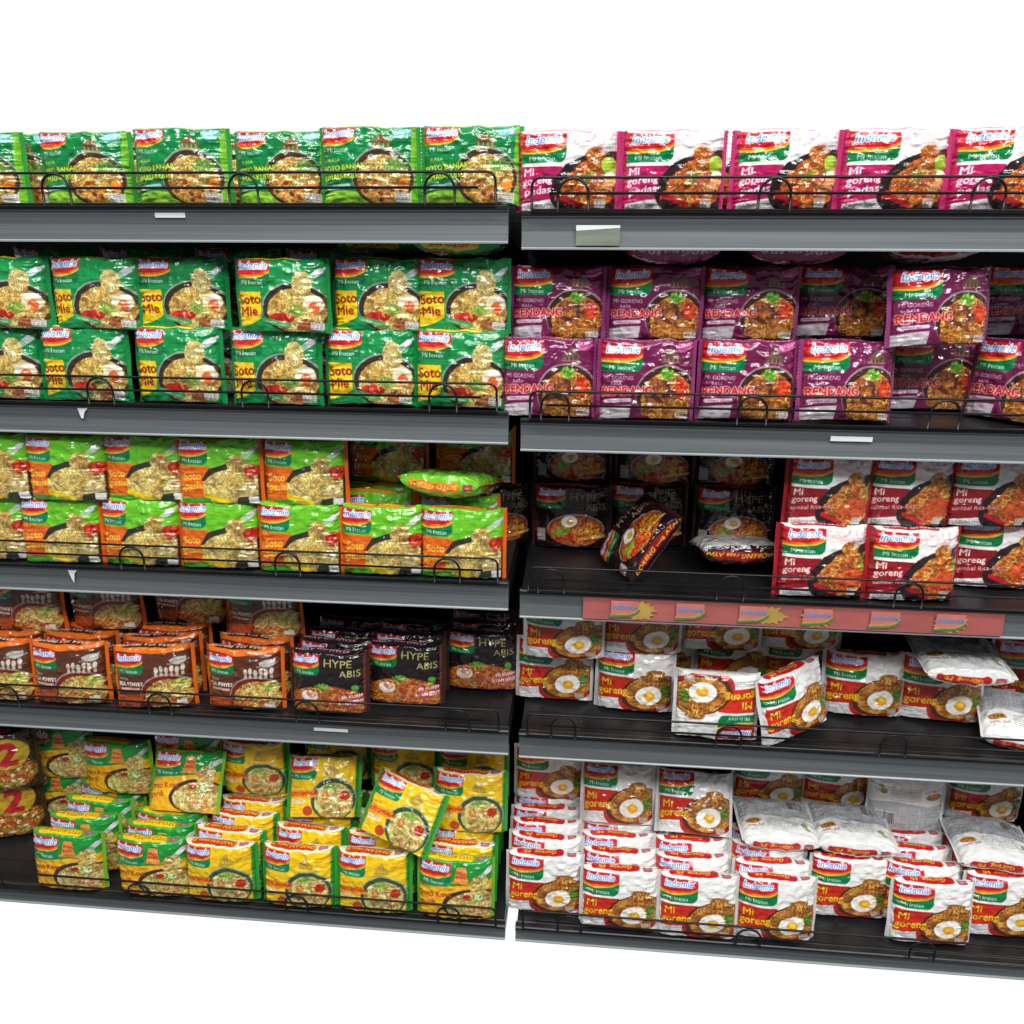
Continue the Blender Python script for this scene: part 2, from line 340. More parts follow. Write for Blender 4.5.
def back_art(base, txt, panel, lower=None, illus=True):
    c = Cv(BW, FH, base)
    if lower: c.p(c.below(lambda X: 46 + 3 * np.sin(X / 16)), lower)     # drawn with its top at the pack's bottom
    c.p(c.rect(6, 50, 34, 90, 1), panel, .5); lines(c, 8, 32, 54, 88, 3, txt, 1)
    c.p(c.rect(37, 50, 70, 90, 1), panel, .5); lines(c, 40, 68, 54, 88, 3.4, txt, 2); barcode(c, 76, 62, 26, 20)
    lines(c, 38, 84, 18, 40, 3.2, txt, 5)
    if illus:
        c.p(c.ell(18, 33, 12, 6, 8), (176, 120, 54)); c.strands(c.ell(18, 33, 11, 5, 8), BRN, 30, seed=9); c.p(c.ell(94, 26, 5, 5), (150, 160, 110)); c.p(c.ell(98, 18, 4, 4), (160, 170, 120))
        c.text('Saran Saji', 8, 20, 6.5, (150, 30, 40), rot=8, shear=.3)
    return c
def strip(base, lab, txt, col, side=None, italic=.2):
    c = Cv(BW, TH, base); c.p(c.rect(12, 2.5, 84, 18, 5), lab); c.text(txt, 48, 14.5, 10.5, col, al='c', rot=180, shear=italic, bold=.03)
    if side: c.p(c.rect(89, 4, 103, 16, 2, 4), side); c.text('halal', 96, 12, 4.5, (240, 240, 240), al='c', rot=180)
    return c

D = {}
def design(key, front, top, back, bottom, seal): D[key] = dict(front=front, top=top, back=back, bottom=bottom, seal=seal)
def sotobanjar():
    g = (6, 128, 64); c = Cv(BW, FH, g)
    c.p(c.sd(104 - c.X + .04 * c.Y), (122, 196, 44)); c.p(c.ell(24, 4, 34, 12), (150, 210, 60))
    m = plate(c, 74, 32, 35, 36, (70, 50, 32), (150, 108, 50), NOO, 560, 11)
    c.bits(c.ell(70, 16, 28, 14) * m, [(196, 88, 30), (150, 60, 24), (224, 130, 40)], 30, (1.5, 4), 3); c.strands(c.ell(90, 48, 14, 9), [(150, 196, 90), (110, 170, 70), (190, 214, 120)], 60, seed=5)
    c.p(c.ell(98, 24, 6, 8), (236, 140, 40)); house(c, 74, 76, .9, (126, 88, 52), (192, 160, 110)); stamp(c, 98, 88, (210, 240, 240), (90, 180, 170))
    logo(c, 1, 94, 42, .78, g); c.text('RASA', 9, 52, 6.5, (206, 222, 60), rot=3, bold=.03); c.text('SOTO BANJAR', 3, 40, 9.4, (206, 226, 50), (20, 90, 40), .09, 5, 0, .035, sx=.82); c.text('LIMAU-KUIT', 3, 29, 9.4, (206, 226, 50), (20, 90, 40), .09, 5, 0, .035, sx=.82)
    c.p(c.rect(6, 18, 36, 24, 3, 4), (176, 206, 220)); c.p(c.rect(88, 2, 106, 14, 1), (226, 224, 214)); lines(c, 89, 105, 3, 13, 2.5, (90, 70, 60)); return c
def gorengaceh(panel, lines_, noods, seed, textcol=(255, 240, 244), rica=False):
    c = Cv(BW, FH, (244, 238, 236)); g = np.random.default_rng(seed)
    for k in range(7): c.p(np.clip(1 - abs(np.hypot(c.X - 60 - k * 9, c.Y - 104 + 2 * k) - 20) / 2.2, 0, 1), (232, 168, 172), .5)
    c.p(c.poly([(0, 54), (50, 54), (56, 40), (44, 14), (0, 8)]), panel); c.p(c.sd(c.X - 3.5), panel)
    c.p(c.poly([(38, 34), (54, 56), (88, 74), (112, 72), (112, 0), (56, 0)]), (42, 30, 32)); c.p(c.ell(82, 22, 46, 30, 8), (40, 26, 26))
    m = np.maximum(c.ell(82, 28, 34, 26, 12), c.poly([(48, 30), (70, 58), (88, 66), (104, 60), (108, 20)])) * (1 - c.ell(56, 6, 16, 10, -30)); c.p(m, noods[1]); c.strands(m, noods, 620, seed=seed, w=.8); mottle(c, m, seed)
    c.p(c.ell(88, 68, 11, 9), noods[1]); c.strands(c.ell(88, 68, 12, 10), noods, 90, (2, 6), seed=seed + 1)
    if rica:
        mm = c.ell(90, 26, 22, 15, 10); c.p(mm, (206, 72, 30), .75); c.bits(mm, [(214, 84, 34), (186, 50, 22), (232, 120, 60)], 60, (.8, 2), seed); c.p(c.ell(110, 48, 6, 14), (130, 160, 60))
    else:
        c.p(c.ell(104, 54, 9, 12, 20), (170, 200, 60)); c.p(c.ell(106, 40, 8, 8), (248, 236, 220)); c.p(c.ell(106, 38, 4.5, 5), (246, 180, 40)); c.bits(c.ell(84, 36, 16, 10), [(206, 214, 130), (196, 70, 90), (90, 140, 50)], 40, (1, 2.4), seed)
        c.p(c.poly([(86, 8), (100, 40), (108, 40), (98, 6)]), (226, 160, 110), .8); c.bits(c.ell(66, 16, 26, 12), [(204, 50, 26), (230, 110, 50)], 40, (1, 3), seed)
    fork(c, 103, 77); c.p(c.rect(42, 8, 76, 14, 3, -24), (196, 24, 40)); c.p(c.rect(88, 3, 100, 13, 1), (226, 222, 214)); lines(c, 89, 99, 4, 12, 2, (90, 60, 60))
    logo(c, 5, 93, 50, .86); c.p(c.rect(4, 55.2, 44, 56.6), (244, 240, 236))
    for t, x, y, s_, o_ in lines_: c.text(t, x, y, s_, textcol, o_, .07, 6, .12, .02, sx=.95)
    lines(c, 6, 44, 2, 7, 2.2, (120, 110, 112)); return c
def sotomie():
    g = (10, 132, 66); c = Cv(BW, FH, g); c.p(c.below(lambda X: 95 - (X - 50) ** 2 / 900), (24, 146, 76), .6)
    c.p(c.poly([(0, 53), (34, 53), (34, 18), (20, 10), (0, 6)]), (250, 206, 20)); m = plate(c, 76, 30, 40, 34, (52, 44, 36), (170, 142, 66), NOO, 520, 21)
    c.p(c.ell(86, 66, 12, 14), (206, 176, 92)); c.strands(c.ell(86, 64, 12, 18), CRM, 160, (2, 7), seed=22); c.p(c.ell(98, 37, 12, 12), (236, 222, 190)); c.p(c.ell(99, 32, 6.5, 7.5), (222, 96, 44)); c.strands(c.ell(90, 28, 8, 6), CRM, 16, seed=29)
    c.bits(c.ell(60, 18, 16, 7) * m, [(206, 44, 30), (176, 30, 24)], 40, (2, 4), 4); c.strands(c.ell(78, 28, 10, 8), [(140, 180, 60), (170, 200, 90)], 30, seed=7); c.bits(c.ell(92, 9, 15, 8), [(150, 84, 44), (120, 62, 34), (176, 104, 60)], 30, (2, 4), 6)
    fork(c, 103, 77); c.p(c.rect(34, 8, 70, 15, 3, -14), (60, 170, 90)); c.text('tambah segar', 38, 13, 5, (235, 245, 235), rot=-14); c.p(c.rect(94, 3, 109, 13, 1), (228, 226, 216)); lines(c, 95, 108, 4, 12, 2.4, (80, 60, 60))
    logo(c, 1, 94, 46, .84, (8, 118, 62)); c.text('Soto', 3, 36, 18, (150, 40, 24), bold=.03, rot=3, sx=.9); c.text('Mie', 5, 20, 18, (150, 40, 24), bold=.03, rot=3, sx=.9); return c
def rendang():
    g = (112, 22, 74); c = Cv(BW, FH, g); m = plate(c, 80, 28, 36, 37, (64, 34, 30), (120, 56, 28), BRN, 520, 31)
    c.bits(c.ell(72, 34, 20, 16), [(134, 70, 42), (96, 44, 28), (160, 92, 56)], 46, (2, 5), 3); c.bits(c.ell(98, 38, 9, 12), [(214, 52, 26), (190, 36, 20), (230, 84, 40)], 34, (2, 4), 5)
    c.bits(c.ell(80, 56, 9, 8), [(110, 190, 50), (150, 214, 90), (70, 150, 36)], 60, (1, 2.2), 6); c.strands(c.ell(78, 10, 30, 10), BRN, 120, seed=4)
    house(c, 84, 76, .85, (104, 84, 62), (156, 136, 100)); stamp(c, 100, 89, (236, 190, 214), (176, 60, 124)); logo(c, 2, 93, 48, .86)
    c.text('MI GORENG', 4, 48.5, 7, (240, 214, 226), bold=.02, sx=.9); c.text('RASA', 12, 41.5, 5.5, (240, 214, 226), bold=.02); c.text('RENDANG', 2, 28.5, 14.5, (206, 28, 32), (248, 234, 222), .09, 2, 0, .04, sx=.86)
    c.p(c.rect(4, 20, 38, 25, 2.5, 2), (226, 200, 214)); c.text('rempah asli', 8, 21, 4.5, (120, 20, 60)); c.p(c.poly([(0, 15), (38, 17), (36, 0), (0, 0)]), (196, 186, 192)); c.p(c.rect(92, 2, 108, 10, 1), (214, 206, 200)); lines(c, 93, 107, 3, 9, 2, (90, 60, 60)); return c
def spesial():
    c = Cv(BW, FH, (104, 190, 36)); c.p(c.poly([(0, 56), (48, 56), (40, 0), (0, 0)]), (232, 104, 22)); c.p(c.below(lambda X: 8 + 0 * X) * c.sd(c.X - 44), (70, 170, 44)); c.p(c.poly([(64, 50), (112, 56), (112, 0), (60, 0)]), (40, 40, 32))
    c.p(c.poly([(34, 34), (46, 52), (76, 62), (84, 52), (60, 30)]), (50, 46, 42)); m = np.maximum(c.ell(78, 24, 42, 28, 4), c.ell(84, 58, 13, 15)) * c.sd(c.X - 110); c.p(m, (196, 160, 84)); c.strands(m, CRM + NOO[:2], 640, seed=41); mottle(c, m, 41)
    c.p(c.ell(104, 50, 10, 9), (190, 50, 26)); c.bits(c.ell(104, 50, 9, 8), [(214, 80, 40), (160, 34, 20)], 20, (1, 2.5)); c.bits(c.ell(96, 22, 12, 10), [(236, 218, 170), (200, 170, 120), (170, 184, 90)], 24, (2, 4), 9)
    c.p(c.rect(34, 4, 74, 12, 4, -18), (248, 214, 20)); c.p(c.poly([(84, 10), (112, 14), (112, 0), (80, 0)]), (50, 50, 44)); c.p(c.rect(98, 2, 110, 12, 1), (226, 226, 220)); fork(c, 102, 76)
    logo(c, 1, 92, 44, .84, (0, 124, 74)); c.text('Soto', 8, 34, 15, (252, 196, 60), bold=.03, rot=5, shear=.15, sx=.9); c.text('Spesial', 3, 20, 15, (252, 196, 60), bold=.03, rot=5, shear=.15, sx=.85); return c
def hype(v):
    c = Cv(BW, FH, (30, 22, 24) if v == 2 else (34, 16, 20)); gold = (176, 154, 112) if v == 1 else (196, 184, 110)
    logo(c, 3, 93, 43, .78); c.text('HYPE', 52, 76, 17, gold, bold=.01, sx=1.05); c.text('ABIS', 76, 61, 15, gold, bold=.01, sx=1.02)
    if v == 1:
        m = plate(c, 62, 28, 42, 25, (150, 60, 36), (170, 70, 26), ORN, 460, 51, k=.93); c.bits(c.ell(40, 26, 13, 9, 30), [(84, 150, 44), (120, 184, 60)], 60, (1, 2.4)); c.bits(c.ell(54, 14, 24, 8), [(170, 30, 22), (206, 60, 34)], 40, (1.5, 3)); egg(c, 52, 43, .8)
        c.text('Mi', 78, 34, 11, (250, 190, 50), (90, 20, 14), .08, 4, .1, .03); c.text('Goreng', 66, 22, 12, (250, 190, 50), (90, 20, 14), .08, 8, .1, .03, sx=.85); c.text('AYAM GEPREK', 66, 12, 6.4, (240, 206, 90), rot=8, bold=.04)
        c.p(c.rect(4, 10, 16, 30, 1), (190, 184, 180)); lines(c, 5, 15, 12, 28, 3, (60, 50, 50))
    else:
        m = c.below(lambda X: 46 - (X - 56) ** 2 / 190) * c.sd(2 - c.Y); c.p(m, (150, 58, 30)); c.strands(m, ORN + [(196, 140, 90)], 520, seed=52); c.p(c.ell(30, 28, 13, 9), (226, 214, 200)); c.bits(c.ell(30, 30, 10, 7), [(240, 232, 222), (206, 150, 120)], 24, (2, 4))
        c.bits(c.ell(50, 44, 12, 6), [(70, 140, 46), (110, 176, 66)], 46, (1, 2.6)); c.p(c.ell(98, 42, 5, 6, 30), (86, 150, 60)); c.bits(c.ell(84, 20, 26, 12), [(214, 120, 120), (190, 60, 50)], 26, (1.5, 3))
        c.text('MI KUAH', 108, 28, 7, (250, 226, 230), (196, 60, 80), .1, 6, 0, .04, 'r'); c.text('AYAM JERIT', 110, 18, 8, (250, 226, 230), (196, 60, 80), .1, 6, 0, .04, 'r', .85); c.p(c.sd(109 - c.X), (120, 52, 44))
    return c
def migoreng():
    c = Cv(BW, FH, (240, 238, 234)); c.p(c.poly([(2, 54), (54, 54), (60, 40), (46, 20), (2, 17)]), (206, 40, 22)); c.p(c.poly([(0, 16), (40, 18), (34, 4), (0, 4)]), (236, 236, 234))
    c.p(c.ell(80, 29, 44, 31, 14), (84, 40, 22)); m = np.maximum(c.ell(81, 32, 39, 27, 16), c.ell(86, 62, 14, 6)); c.p(m, (198, 118, 42)); c.strands(m, BRN + [(224, 150, 60)], 620, seed=61, w=.7); mottle(c, m, 61)
    c.p(np.clip(c.ell(76, 22, 44, 26, 14) - c.ell(78, 28, 42, 26, 14), 0, 1), (190, 30, 28)); egg(c, 77, 26, 1.28); c.bits(c.ell(101, 34, 6, 10), [(70, 120, 40), (104, 156, 60), (50, 96, 34)], 80, (1.2, 2.6)); c.p(c.rect(90, 3, 103, 12, 1), (206, 200, 186)); lines(c, 91, 102, 4, 11, 2, (80, 60, 50))
    logo(c, 2, 93, 52, .88); c.p(c.rect(2, 54, 44, 55.4), (240, 236, 232)); c.text('Mi', 6, 37, 16, (250, 196, 24), (140, 20, 20), .06, 4, .08, .03); c.text('goreng', 3, 24, 16, (250, 196, 24), (140, 20, 20), .06, 4, .08, .035, sx=.93); lines(c, 5, 36, 7, 14, 2.6, (150, 150, 150)); return c
def penyet():
    c = Cv(BW, FH, (92, 48, 30)); c.p(c.sd(85 + 1.5 * np.sin(c.X / 12) + 4 - c.Y) * 1., (238, 112, 24)); m = plate(c, 78, 22, 38, 31, (120, 30, 26), (150, 90, 36), NOO, 460, 71)
    c.bits(c.ell(98, 38, 14, 9), [(180, 190, 80), (140, 160, 60), (206, 206, 110)], 30, (2, 5)); c.bits(c.ell(70, 12, 28, 8), [(170, 70, 30), (206, 110, 50)], 30, (2, 4)); c.p(c.rect(90, 4, 104, 12, 1), (226, 222, 216))
    c.p(c.poly([(0, 20), (46, 24), (34, 2), (0, 2)]), (186, 80, 36)); stamp(c, 96, 76, (236, 232, 226), (190, 184, 176), 1.1)
    for k in range(6): c.p(c.ell(64 + k * 7.5, 62 + (k % 2) * 2, 3, 5), (214, 202, 190)); c.p(c.rect(62 + k * 7.5, 52, 66 + k * 7.5, 58), (196, 182, 166))
    logo(c, 2, 88, 44, .8); c.text('RASA', 8, 46, 5.5, (240, 232, 224), bold=.03); c.text('IGA PENYET', 6, 37, 8, (244, 238, 230), bold=.045, sx=.84); c.p(c.rect(8, 30, 38, 34, 1.5), (222, 170, 150)); return c
def koya():
    c = Cv(BW, FH, (250, 184, 26)); c.p(np.clip(1 - c.below(lambda X: 51 + .12 * X), 0, 1), (28, 148, 54)); c.p(c.ell(80, 26, 42, 27, 6), (56, 46, 34)); m = np.maximum(c.ell(84, 24, 40, 24, 6), c.ell(94, 58, 14, 18)); c.p(m, (206, 170, 76)); c.strands(m, CRM + NOO, 620, seed=81); mottle(c, m, 81)
    c.p(c.poly([(44, 62), (56, 66), (60, 88), (74, 88), (78, 66), (92, 62)]), (240, 150, 66)); c.text('RASA', 67, 78, 6, (196, 50, 24), al='c', bold=.04); c.text('BARU', 67, 70, 7, (196, 50, 24), al='c', bold=.04)
    c.bits(c.ell(76, 40, 6, 4), [(200, 36, 24), (170, 30, 20)], 20, (1.5, 3)); c.bits(c.ell(92, 38, 8, 7), [(120, 180, 60), (226, 232, 200)], 26, (1.5, 3.5)); c.bits(c.ell(90, 14, 18, 8), [(206, 120, 60), (236, 200, 130)], 26, (2, 4)); fork(c, 105, 78)
    logo(c, 1, 93, 50, .92, (0, 136, 78)); c.text('RASA', 6, 49, 5.5, (190, 60, 20), bold=.02); c.text('Soto Koya', 2, 34, 13.5, (176, 58, 20), bold=.02, rot=5, sx=.86); c.text('gurih', 4, 21, 13.5, (176, 58, 20), bold=.02, rot=3, sx=.86); return c
def lamongan():
    c = Cv(BW, FH, (250, 206, 22)); c.p(c.sd(c.X - 4) + c.sd(108 - c.X), (40, 150, 54)); m = plate(c, 74, 28, 35, 34, (46, 86, 62), (206, 180, 96), CRM, 520, 91)
    c.bits(m * c.ell(74, 24, 30, 24), [(226, 120, 60), (240, 226, 150), (200, 214, 120)], 46, (1.5, 4), 8); c.bits(c.ell(92, 34, 8, 8), [(206, 50, 26), (186, 36, 22)], 20, (2, 4)); c.bits(c.ell(72, 48, 12, 6), [(110, 160, 60), (150, 190, 90)], 40, (1, 3)); c.p(c.ell(34, 10, 8, 8), (196, 70, 30))
    house(c, 72, 74, .85, (196, 160, 60), (140, 120, 60)); stamp(c, 98, 84, (226, 110, 40)); logo(c, 3, 93, 44, .82, (0, 136, 78)); c.text('RASA', 9, 46, 5.5, (206, 70, 20), bold=.03)
    c.p(c.rect(3, 31, 46, 43, 2, 3), (242, 150, 40)); c.text('SOTO LAMONGAN', 4, 33.5, 8, (186, 40, 20), rot=3, bold=.04, sx=.66); c.p(c.rect(6, 22, 30, 28, 2), (246, 236, 206)); lines(c, 8, 28, 23, 27, 2.4, (170, 120, 90)); return c
def duo():
    c = Cv(BW, FH, (58, 42, 30)); m = c.ell(70, 24, 46, 26, 10); c.p(m, (110, 74, 36)); c.strands(m, BRN, 320, seed=101); c.p(c.ell(78, 62, 30, 26), (198, 160, 40)); c.text('2', 66, 44, 52, (190, 30, 40), (240, 220, 200), .05, 0, .1, .05)
    c.p(c.ell(22, 76, 16, 10, 30), (206, 200, 190)); c.bits(c.ell(70, 24, 44, 20), [(120, 150, 50), (190, 60, 36), (230, 210, 160)], 70, (1.5, 4)); c.text('Mie', 12, 50, 14, (240, 230, 210), (90, 30, 20), .06); c.p(c.poly([(0, 0), (0, 26), (20, 18), (34, 0)]), (60, 130, 90)); return c
WHT = (240, 238, 234)
design('banjar', sotobanjar(), strip((30, 140, 70), (214, 214, 40), 'SOTO BANJAR', (20, 90, 40)), back_art((70, 150, 100), (20, 60, 40), (200, 214, 200)), (20, 120, 60), (46, 150, 60))
design('pedas', gorengaceh((196, 24, 96), [('Mi', 6, 42, 13, None), ('goreng', 5, 31, 12.5, None), ('pedas', 7, 18, 14, None)], ORN, 15), strip(WHT, (196, 24, 96), 'GORENG pedas', (250, 230, 236)), back_art((206, 204, 204), (110, 110, 112), (230, 230, 230), WHT), (220, 200, 206), (206, 60, 120))
design('sotomie', sotomie(), strip((16, 140, 70), (250, 206, 20), 'SOTO MIE', (150, 40, 24)), back_art((24, 120, 62), (210, 226, 210), (236, 236, 230)), (14, 110, 56), (16, 138, 70))
design('rendang', rendang(), strip((120, 26, 80), (146, 40, 100), 'GORENG rasa RENDANG', (244, 226, 236)), back_art((190, 180, 186), (90, 70, 84), (220, 214, 220), (212, 196, 206)), (90, 20, 60), (150, 60, 116))
design('spesial', spesial(), strip((110, 196, 40), (236, 120, 30), 'SOTO SPESIAL', (252, 214, 90), (170, 60, 60)), back_art((110, 186, 50), (50, 90, 30), (214, 226, 190)), (70, 160, 40), (232, 104, 22))
design('geprek', hype(1), strip((40, 18, 22), (150, 24, 26), 'GORENG rasa AYAM', (246, 186, 50)), back_art((196, 194, 192), (90, 84, 84), (220, 220, 218), (206, 204, 202)), (44, 20, 22), (70, 32, 34))
design('jerit', hype(2), strip((34, 26, 28), (60, 36, 44), 'KUAH rasa AYAM', (230, 170, 186)), back_art((60, 50, 50), (170, 160, 160), (90, 80, 80)), (30, 22, 24), (60, 40, 36))
design('rica', gorengaceh((150, 22, 34), [('Mi', 6, 42, 13, None), ('goreng', 5, 32, 12, None), ('sambal Rica-Rica', 4, 21, 8.6, (150, 22, 34))], [(226, 150, 60), (206, 110, 40), (240, 180, 90), (190, 80, 34)], 25, (250, 222, 214), True), strip(WHT, (170, 30, 44), 'GORENG Rica-Rica', (250, 226, 220)), back_art((206, 204, 204), (110, 110, 112), (230, 230, 230), WHT), (226, 216, 214), (178, 34, 46))
design('goreng', migoreng(), strip((244, 243, 240), (206, 30, 34), 'Goreng  Mi', (250, 200, 40), (190, 90, 100), .15), back_art((176, 178, 180), (104, 106, 110), (206, 208, 210), (242, 241, 238)), (234, 232, 228), (232, 230, 228))
design('penyet', penyet(), strip((236, 112, 26), (70, 36, 26), 'RASA IGA PENYET', (240, 226, 214)), back_art((196, 110, 50), (60, 36, 26), (220, 200, 180)), (226, 104, 26), (236, 108, 22))
design('koya', koya(), strip((60, 170, 60), (250, 206, 30), 'SOTO KOYA gurih', (196, 110, 20), (150, 90, 120)), back_art((60, 150, 60), (230, 240, 220), (230, 230, 210)), (246, 176, 30), (120, 190, 50))
design('lamongan', lamongan(), strip((236, 238, 226), (206, 60, 24), 'LAMONGAN rasa SOTO', (252, 200, 50), (190, 100, 120)), back_art((226, 206, 70), (110, 100, 40), (236, 236, 210)), (60, 160, 60), (60, 166, 60))
design('duo', duo(), strip((50, 38, 28), (190, 40, 40), 'MIE', (240, 220, 200)), back_art((60, 46, 34), (150, 130, 110), (90, 70, 56)), (50, 38, 28), (64, 50, 38))

# ------------------------------------------------------------------ the packet: a flow-wrapped pillow with crimped ends
NU, NF, NT, NBK, NB = 142, 118, 30, 84, 24
PT, PH, PW = .0320, .093, .113
def to_lin(a): return np.where(a <= .04045, a / 12.92, ((a + .055) / 1.055) ** 2.4)
def packet_mesh(key, var):
    d = D[key]; g = np.random.default_rng(100 + var * 17)
    u = np.linspace(0, 1, NU); e = abs(2 * u - 1); T = PT * (1 - e ** 3.2) ** .55 + .0012; Hh = PH + (PT - T) * .2
    rows_y, rows_z, cols = [], [], []
    v = np.linspace(0, 1, NF)[:, None]; rows_y.append(-(T / 2) * (.76 + .24 * (1 - abs(2 * v - 1) ** 5))); rows_z.append((v - .5) * Hh + 0 * T)
    w = np.linspace(0, 1, NT + 2)[1:-1, None]; rows_y.append((w - .5) * T * .76); rows_z.append(Hh / 2 + (1 - (2 * w - 1) ** 2) * T * .12)
    v = np.linspace(1, 0, NBK)[:, None]; rows_y.append((T / 2) * (.76 + .24 * (1 - abs(2 * v - 1) ** 5))); rows_z.append((v - .5) * Hh + 0 * T)
    w = np.linspace(1, 0, NB + 2)[1:-1, None]; rows_y.append((w - .5) * T * .76); rows_z.append(-Hh / 2 - (1 - (2 * w - 1) ** 2) * T * .06)
    Y = np.concatenate(rows_y); Z = np.concatenate(rows_z); nr = Y.shape[0]; X = np.repeat(((u - .5) * PW)[None], nr, 0)
    sgn = np.sign(Y); nf = vnoise((nr, NU), (60, 5), g); nf2 = vnoise((nr, NU), (26, 14), g); edge = (e ** 3)[None]
    nf = nf * np.hanning(nr)[:, None] ** .15
    rd = 1 - abs(vnoise((nr, NU), (44, 9), g)) * 2.2; rd2 = 1 - abs(vnoise((nr, NU), (17, 11), g)) * 2.2
    amp = nf * .0022 * edge + nf2 * .0012 * (1 - edge) + rd * .0010 * (.25 + .75 * edge) + rd2 * .0008
    amp *= np.clip(T / .006, 0, 1)[None]; Y = Y + sgn * amp
    wav = (vnoise((1, NU), (1, 7), g) * .0016)[0]; Z = Z + np.clip(Z / PH * 2, 0, 1) * wav[None] * np.clip(T / .006, 0, 1)
    bend = g.uniform(-.004, .004) * (e ** 2)[None]; Y = Y + bend
    co = np.stack([X, Y, Z], -1).reshape(-1, 3).astype(np.float32)
    # artwork on front, top strip, back (seen from behind) and underside
    fr = d['front'].sample(NU, NF); tp = d['top'].sample(NU, NT); bk = d['back'].sample(NU, NBK)
    col = np.concatenate([fr, tp, bk, (d['top'].sample(NU, NB)[::-1, ::-1] if key == 'geprek' else np.ones((NB, NU, 3)) * np.array(d['bottom']) / 255)]); col = to_lin(np.clip(col, 0, 1))
    rgba = np.concatenate([col, np.ones(col.shape[:2] + (1,))], -1).astype(np.float32)
    j, i = np.meshgrid(np.arange(nr), np.arange(NU - 1), indexing='ij'); j2 = (j + 1) % nr
    q = np.stack([j * NU + i, j * NU + i + 1, j2 * NU + i + 1, j2 * NU + i], -1).reshape(-1, 4).astype(np.int32)
    me = bpy.data.meshes.new('wrapper'); me.vertices.add(len(co)); me.vertices.foreach_set('co', co.ravel()); me.loops.add(q.size); me.loops.foreach_set('vertex_index', q.ravel())
    me.polygons.add(len(q)); me.polygons.foreach_set('loop_start', np.arange(0, q.size, 4, dtype=np.int32)); me.update(calc_edges=True)
    me.polygons.foreach_set('use_smooth', np.ones(len(q), bool))
    at = me.color_attributes.new('print', 'FLOAT_COLOR', 'POINT'); at.data.foreach_set('color', rgba.ravel()); me.materials.append(FILM)
    seals = []
    hz = Hh[0]
    for s, k in ((-1, 0), (1, -1)):
        vv, ff = [], []; nz, nx = 46, 5; yb = bend[0, 0]; cur = g.uniform(-.004, .004)
        for side in (0, 1):
            for a_ in range(nx + 1):
                for b_ in range(nz + 1):
                    t = b_ / nz; ex = .0048 + (.0009 if (b_ % 2 and a_ == nx) else 0)
                    x = s * (PW / 2 - .0008 + ex * a_ / nx); z = (t - .5) * hz * (1 + .015 * a_ / nx)
                    y = yb + math.sin(t * 9 + var) * .0012 * a_ / nx + cur * (a_ / nx) ** 2 * (t - .4) + .0026 * (a_ / nx) ** 1.5 + (.0003 if side else -.0003)
                    vv.append((x, y, z))
        n1 = (nx + 1) * (nz + 1)
        for a_ in range(nx):
            for b_ in range(nz):
                p = a_ * (nz + 1) + b_; quad = (p, p + nz + 1, p + nz + 2, p + 1); ff.append(quad if s > 0 else quad[::-1]); ff.append(tuple(n1 + c_ for c_ in (quad[::-1] if s > 0 else quad)))
        rim = [b_ for b_ in range(nz + 1)] + [a_ * (nz + 1) + nz for a_ in range(1, nx + 1)] + [nx * (nz + 1) + b_ for b_ in range(nz - 1, -1, -1)] + [a_ * (nz + 1) for a_ in range(nx - 1, 0, -1)]
        for a_, b_ in zip(rim, rim[1:] + rim[:1]): ff.append((a_, b_, n1 + b_, n1 + a_))
        m2 = bpy.data.meshes.new('end_seal'); m2.from_pydata(vv, [], ff); m2.update(); m2.materials.append(d['sm']); seals.append(m2)
    hull = co.reshape(nr, NU, 3)[::6, ::8].reshape(-1, 3)
    hull = np.concatenate([hull, np.array([(sx * (PW / 2 + .0042), 0, sz * hz / 2) for sx in (-1, 1) for sz in (-1, 1)])])
    return me, seals, hull
VARS = {}
for key in D:
    D[key]['sm'] = seal_mat(D[key]['seal'])
    VARS[key] = [packet_mesh(key, v) for v in range(3 if key in ('goreng', 'sotomie', 'rendang', 'spesial', 'lamongan') else 2)]

